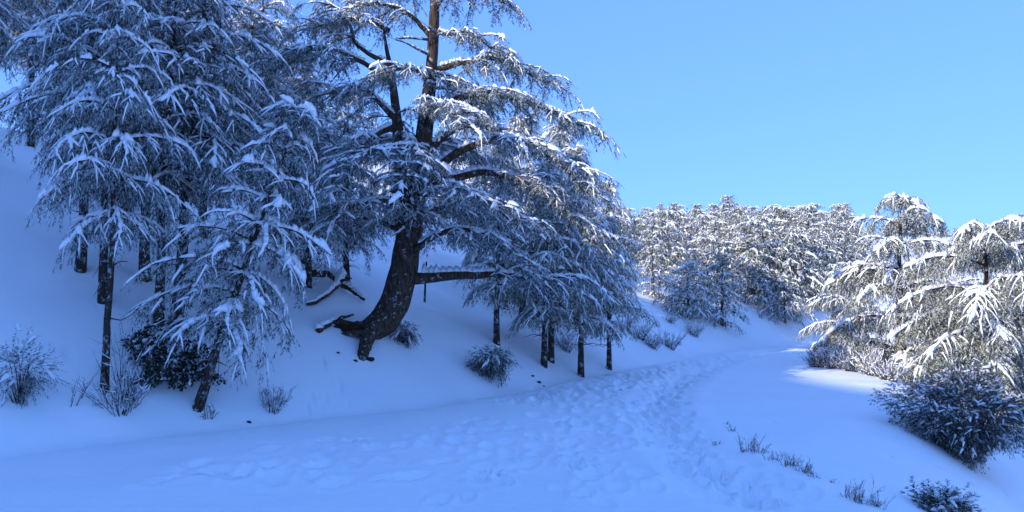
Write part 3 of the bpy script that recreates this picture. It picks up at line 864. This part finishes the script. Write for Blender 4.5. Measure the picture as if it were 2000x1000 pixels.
# ------------------------------------------------------------------ shrubs, brushwood and weeds
def shrub(seed, R, H, n, leafy='leaf', stems=14, snow=0.3, leafmat='leaf', tw=0.16, nr=0.05, sw=0.05, squash=1.0, droop=0.2, ball=False):
    """a rounded shrub: stems from the root, leafy shoots through its outer shell"""
    A = Plant(seed); rng = A.rng
    for k in range(stems):
        a = rng.uniform(0, 6.28); e = rng.uniform(0.5, 1.4); L = rng.uniform(0.6, 0.95)
        tip = np.array([math.cos(a) * math.cos(e) * R, math.sin(a) * math.cos(e) * R, math.sin(e) * H]) * L
        mid = tip * 0.5 + rng.normal(0, 0.08, 3) * R + np.array([0, 0, 0.1 * H])
        A.tube(resample(np.array([[0, 0, -0.15], mid, tip]), 7), np.linspace(0.022, 0.006, 7) * max(0.6, R), 'wood', 4)
    if n:
        d = unit(rng.normal(size=(n, 3)))
        if not ball: d[:, 2] = np.abs(d[:, 2]) * 0.9
        rr = rng.uniform(0.25, 1.0, n) ** 0.55
        lump = 1 + 0.36 * np.sin(d[:, 0] * 5.1 + seed) * np.cos(d[:, 1] * 4.3 + seed * 2) + 0.18 * np.sin(d[:, 2] * 9 + seed)
        pos = d * np.array([R, R * squash, H]) * (rr * lump)[:, None] * 0.9
        if ball: pos[:, 2] = 0.5 * (pos[:, 2] + H) + 0.05
        pos[:, 2] = np.maximum(pos[:, 2], 0.03)
        dd = d + rng.normal(0, 0.45, (n, 3)); dd[:, 2] += 0.15 - droop * 0.5
        S = tw * rng.uniform(0.7, 1.3, n)
        A.stamp(leafy, pos, dd, S, nr * rng.uniform(0.8, 1.2, n), droop, 'needle')
        k = rng.random(n) < snow * (0.3 + 0.9 * np.clip(d[:, 2], 0, 1))
        A.stamp('snow', pos[k] + np.array([0, 0, 0.01]), dd[k], S[k], sw * rng.uniform(0.6, 1.6, k.sum()), droop, 'snow')
    return A

def put_shrub(A, name, loc, label, leafmat='leaf', rz=0.0, sc=1.0, group=None, category='shrub'):
    root = bpy.data.objects.new(name, None)
    col.objects.link(root)
    root.location = loc; root.rotation_euler = (0, 0, rz); root.scale = (sc, sc, sc)
    root['label'] = label; root['category'] = category
    if group: root['group'] = group
    fo = link('foliage', A.mesh('foliage', ['needle', 'wood'], [M[leafmat], M['twig']]), root)
    s = A.mesh('snow', ['snow'], [M['load']])
    if s: link('snow', s, fo, kind='stuff')
    return root

def bare(seed, n, H, spread, r=0.006, forks=3, lean=(0, 0), snow=0.25, sw=0.02):
    """leafless branching stems"""
    A = Plant(seed); rng = A.rng
    for k in range(n):
        a = rng.uniform(0, 6.28); t = rng.uniform(0.1, 1) * spread; h = H * rng.uniform(0.5, 1.1)
        b = np.array([math.cos(a), math.sin(a), 0]) * rng.uniform(0, 0.25) * H * min(1, spread + 0.3)
        b[2] = -0.08
        tip = b + np.array([math.cos(a) * t * h + lean[0] * h, math.sin(a) * t * h + lean[1] * h, h])
        mid = 0.5 * (b + tip) + rng.normal(0, 0.06, 3) * h + np.array([0, 0, 0.08 * h])
        c = resample(np.array([b, mid, tip]), 8)
        A.tube(c, np.linspace(r, r * 0.3, 8), 'wood', 4)
        for j in range(forks):
            i = rng.integers(2, 7); L = h * rng.uniform(0.15, 0.4)
            d = unit(c[i] - c[i - 1] + rng.normal(0, 0.5, 3) * np.linalg.norm(c[i] - c[i - 1]))
            e = c[i] + d * L
            A.tube(np.array([c[i], 0.5 * (c[i] + e) + rng.normal(0, 0.02, 3), e]), [r * 0.6, r * 0.4, r * 0.2], 'wood', 3)
            if rng.random() < snow:
                A.stamp('snow', [c[i] + np.array([0, 0, r])], [d], L, sw, 0.0, 'snow')
        if rng.random() < snow:
            A.stamp('snow', [c[4] + np.array([0, 0, r])], [c[6] - c[4]], 0.3 * h, sw, 0.0, 'snow')
    return A

def put_bare(A, name, loc, label, mat='twig', category='shrub', group=None):
    root = bpy.data.objects.new(name, None)
    col.objects.link(root)
    root.location = loc
    root['label'] = label; root['category'] = category
    if group: root['group'] = group
    link('stem', A.mesh('stem', ['wood', 'snow'], [M[mat], M['load']]), root, kind='stuff')
    return root

g = ground_px
put_shrub(shrub(900, 0.62, 0.62, 620, tw=0.15, nr=0.05, snow=0.22, squash=0.8), 'evergreen_shrub', g(335, 745), 'dark evergreen shrub between the leaning trunk and the slender frosted trunk')
put_shrub(shrub(905, 0.34, 0.40, 220, tw=0.14, nr=0.045, snow=0.25), 'evergreen_shrub', g(300, 690), 'small dark evergreen shrub higher up against the grove trunks')
put_shrub(shrub(901, 0.42, 0.62, 900, 'needle', tw=0.16, nr=0.035, snow=0.14, droop=0.5, ball=True), 'juniper_bush', g(958, 738), 'round dark juniper bush alone on the bank below the small cedar')
put_shrub(shrub(902, 0.24, 0.42, 360, 'needle', tw=0.15, nr=0.035, snow=0.12, droop=0.6, ball=True), 'juniper_bush', g(790, 672), 'small dark juniper tucked against the curved foot of the old cedar')
put_shrub(shrub(903, 0.40, 0.75, 330, 'needle', tw=0.18, nr=0.03, snow=0.22, ball=True), 'frosted_bush', g(38, 790), 'frosted thin bush on open snow away from the grove', 'leaf_frost')
gb = g(1868, 905)
put_shrub(shrub(904, 0.95, 1.35, 9000, 'needle_under', tw=0.11, nr=0.034, snow=0.16, stems=30, sw=0.030, ball=True), 'oak_bush', (gb[0] + 0.42, gb[1] + 0.55, T(gb[0] + 0.42, gb[1] + 0.55) - 0.1), 'large dense dark bush dusted with frost on the falling verge', 'leaf')
put_shrub(shrub(906, 0.28, 0.24, 420, 'needle_under', tw=0.14, nr=0.04, snow=0.12), 'oak_bush', g(1840, 1010), 'low dark bush at the bottom of the verge below the large one')
# brushwood at the foot of the slender cedar
put_bare(bare(910, 46, 0.55, 1.4, 0.006, 4, (0.1, -0.15), 0.35), 'brushwood', g(235, 800), 'tangle of bare frosted twigs at the foot of the slender cedar')
put_bare(bare(911, 12, 1.1, 0.5, 0.006, 3, (0.05, 0)), 'bare_sapling', g(245, 770), 'tall thin bare sapling stems beside the slender frosted trunk')
put_bare(bare(912, 5, 0.55, 0.5, 0.006, 2, (0.3, 0)), 'bare_stalk', g(138, 785), 'few leaning bare stalks alone between the thin bush and the brushwood')
put_bare(bare(913, 34, 0.42, 0.9, 0.005, 4, (0.1, 0)), 'bare_shrub', g(533, 800), 'small bare twiggy shrub on the bank below the gap')
put_bare(bare(914, 10, 0.28, 1.0, 0.006, 3), 'bare_shrub', g(410, 815), 'sparse bare twigs at the foot of the short leaning cedar')
for k, (px, py, hh, n) in enumerate([(1250, 662, .6, 46), (1275, 680, .55, 46), (1308, 680, .6, 46), (1355, 655, .6, 40), (1105, 685, .5, 40), (1310, 630, .45, 30), (1225, 640, .5, 30)]):
    put_bare(bare(920 + k, n, hh, 1.0, 0.008, 4, snow=0.5, sw=0.04), 'bank_shrub', g(px, py), 'bare frosted shrub on the open bank near the bend', group='bare shrubs on the bank')
for k, (px, d, hh) in enumerate([(1598, 21.5, .55), (1630, 21.0, .65), (1665, 20.0, .6), (1705, 19.0, .62), (1738, 18.0, .5), (1640, 23.5, .7), (1690, 22.0, .7)]):
    x = (px - 1000) / F_PX * d
    put_bare(bare(930 + k, 80, hh, 1.0, 0.007, 5, snow=0.35, sw=0.03), 'hedge_shrub', (x, d, T(x, d)), 'bare frosted shrub in the low thicket beside the sunlit snow edge', group='thicket at the road edge')
for k, (px, py, hh, n) in enumerate([(1400, 868, .10, 7), (1432, 845, .12, 9), (1462, 885, .20, 16), (1482, 890, .16, 10), (1512, 905, .14, 10), (1545, 915, .17, 14), (1572, 925, .15, 14), (1592, 935, .10, 8),
                                     (1625, 945, .08, 8), (1662, 975, .16, 12), (1680, 985, .2, 12), (1715, 992, .14, 10), (1420, 830, .1, 6)]):
    put_bare(bare(950 + k, int(n * 1.6), hh * 1.35, 0.55, 0.0035, 3, snow=0.2, sw=0.012), 'dry_weed', g(px, py), 'dry frosted weed poking through snow along the road edge', 'straw', 'weed', 'dry weeds along the road edge')

# ------------------------------------------------------------------ earth hollow, fallen branches, stem, clods
def lump(name, loc, sx, sy, sz, mat, seed, label=None, category=None, parent=None, group=None):
    rng = np.random.default_rng(seed)
    u, v = np.meshgrid(np.linspace(0, 2 * math.pi, 15)[:-1], np.linspace(0.0, math.pi, 8), indexing='ij')
    V = np.stack([np.cos(u) * np.sin(v), np.sin(u) * np.sin(v), np.cos(v)], -1)
    V = V * (1 + 0.22 * rng.normal(size=(14, 8, 1)) * np.sin(v)[..., None]) * np.array([sx, sy, sz])
    V = V.reshape(-1, 3)
    i, j = np.meshgrid(np.arange(14), np.arange(7), indexing='ij')
    i2 = (i + 1) % 14
    Q = np.stack([i * 8 + j, i * 8 + j + 1, i2 * 8 + j + 1, i2 * 8 + j], -1).reshape(-1, 4)
    o = link(name, mesh_np(name, V, Q, [M[mat]]), parent)
    o.location = loc
    if label: o['label'] = label; o['category'] = category
    if group: o['group'] = group
    return o
e = ground_px(688, 642)
lump('earth_mound', e, 0.40, 0.32, 0.12, 'soil', 1, 'bare brown earth exposed under the root of the old cedar', 'earth')
for k, (px, py, s) in enumerate([(694, 706, .05), (722, 704, .06), (660, 690, .03), (486, 826, .04), (1040, 735, .03), (1052, 748, .045), (1062, 755, .03)]):
    c = g(px, py)
    s *= 0.6 + 0.5 * ((k * 37) % 10) / 10
    lump('earth_clod', (c[0], c[1], c[2] + s * 0.2), s * 1.3, s * 0.8, s * 0.8, 'soil', 30 + k, 'small dark clod of earth lying on the snowy bank', 'clod', None, 'clods on the bank')
def fallen(pts, r0, label, seed):
    A = Plant(seed)
    c = resample(np.array(pts), 18)
    c[1:-1] += A.rng.normal(0, 0.012, (16, 3))
    rad = np.linspace(r0, r0 * 0.35, 18)
    A.tube(c, rad, 'wood', 7)
    i = 9
    A.tube(np.array([c[i], c[i] + [0.12, -0.05, 0.10], c[i] + [0.26, -0.06, 0.10]]), [r0 * .5, r0 * .35, r0 * .15], 'wood', 5)
    limb_snow(A, c, rad * 1.3, 0.0, 1.0)
    o = link('fallen_branch', A.mesh('fallen_branch', ['wood'], [M['old_bark']]), None, label=label, category='branch', group='fallen branches by the old cedar')
    link('snow', A.mesh('snow', ['snow'], [M['load']]), o, kind='stuff')
def gp(px, py, up=0.05):
    q = ground_px(px, py)
    return q + np.array([0, 0, up])
fallen([gp(600, 540), gp(640, 552, .2), gp(672, 568, .12), gp(712, 590)], 0.09, 'snow capped fallen branch running down towards the old trunk', 61)
fallen([gp(668, 560, .2), gp(655, 576, .12), gp(630, 590), gp(600, 600)], 0.085, 'snow capped forked branch crossing below the other fallen branch', 62)
fallen([gp(620, 650, .02), gp(655, 636, .08), gp(690, 622, .06)], 0.05, 'short snowy branch end lying beside the bare earth', 63)
c = ground_px(829, 590)
q = resample(np.array([c + [0, 0, -0.2], c + [0.02, 0, 0.5], c + [0.05, 0, 1.0]]), 6)
V, Fc = tube(q, np.linspace(0.03, 0.02, 6), 6)
link('dead_stem', mesh_np('dead_stem', V, Fc, [M['bark']]), None, label='thin dark dead stem standing under the long horizontal limb', category='stem')
tris = sum(len(m.polygons) * (2 if m.name.split('.')[0] in ('road', 'hill', 'terrain', 'far_hill') else 1) for m in bpy.data.meshes)
print('triangles', tris)
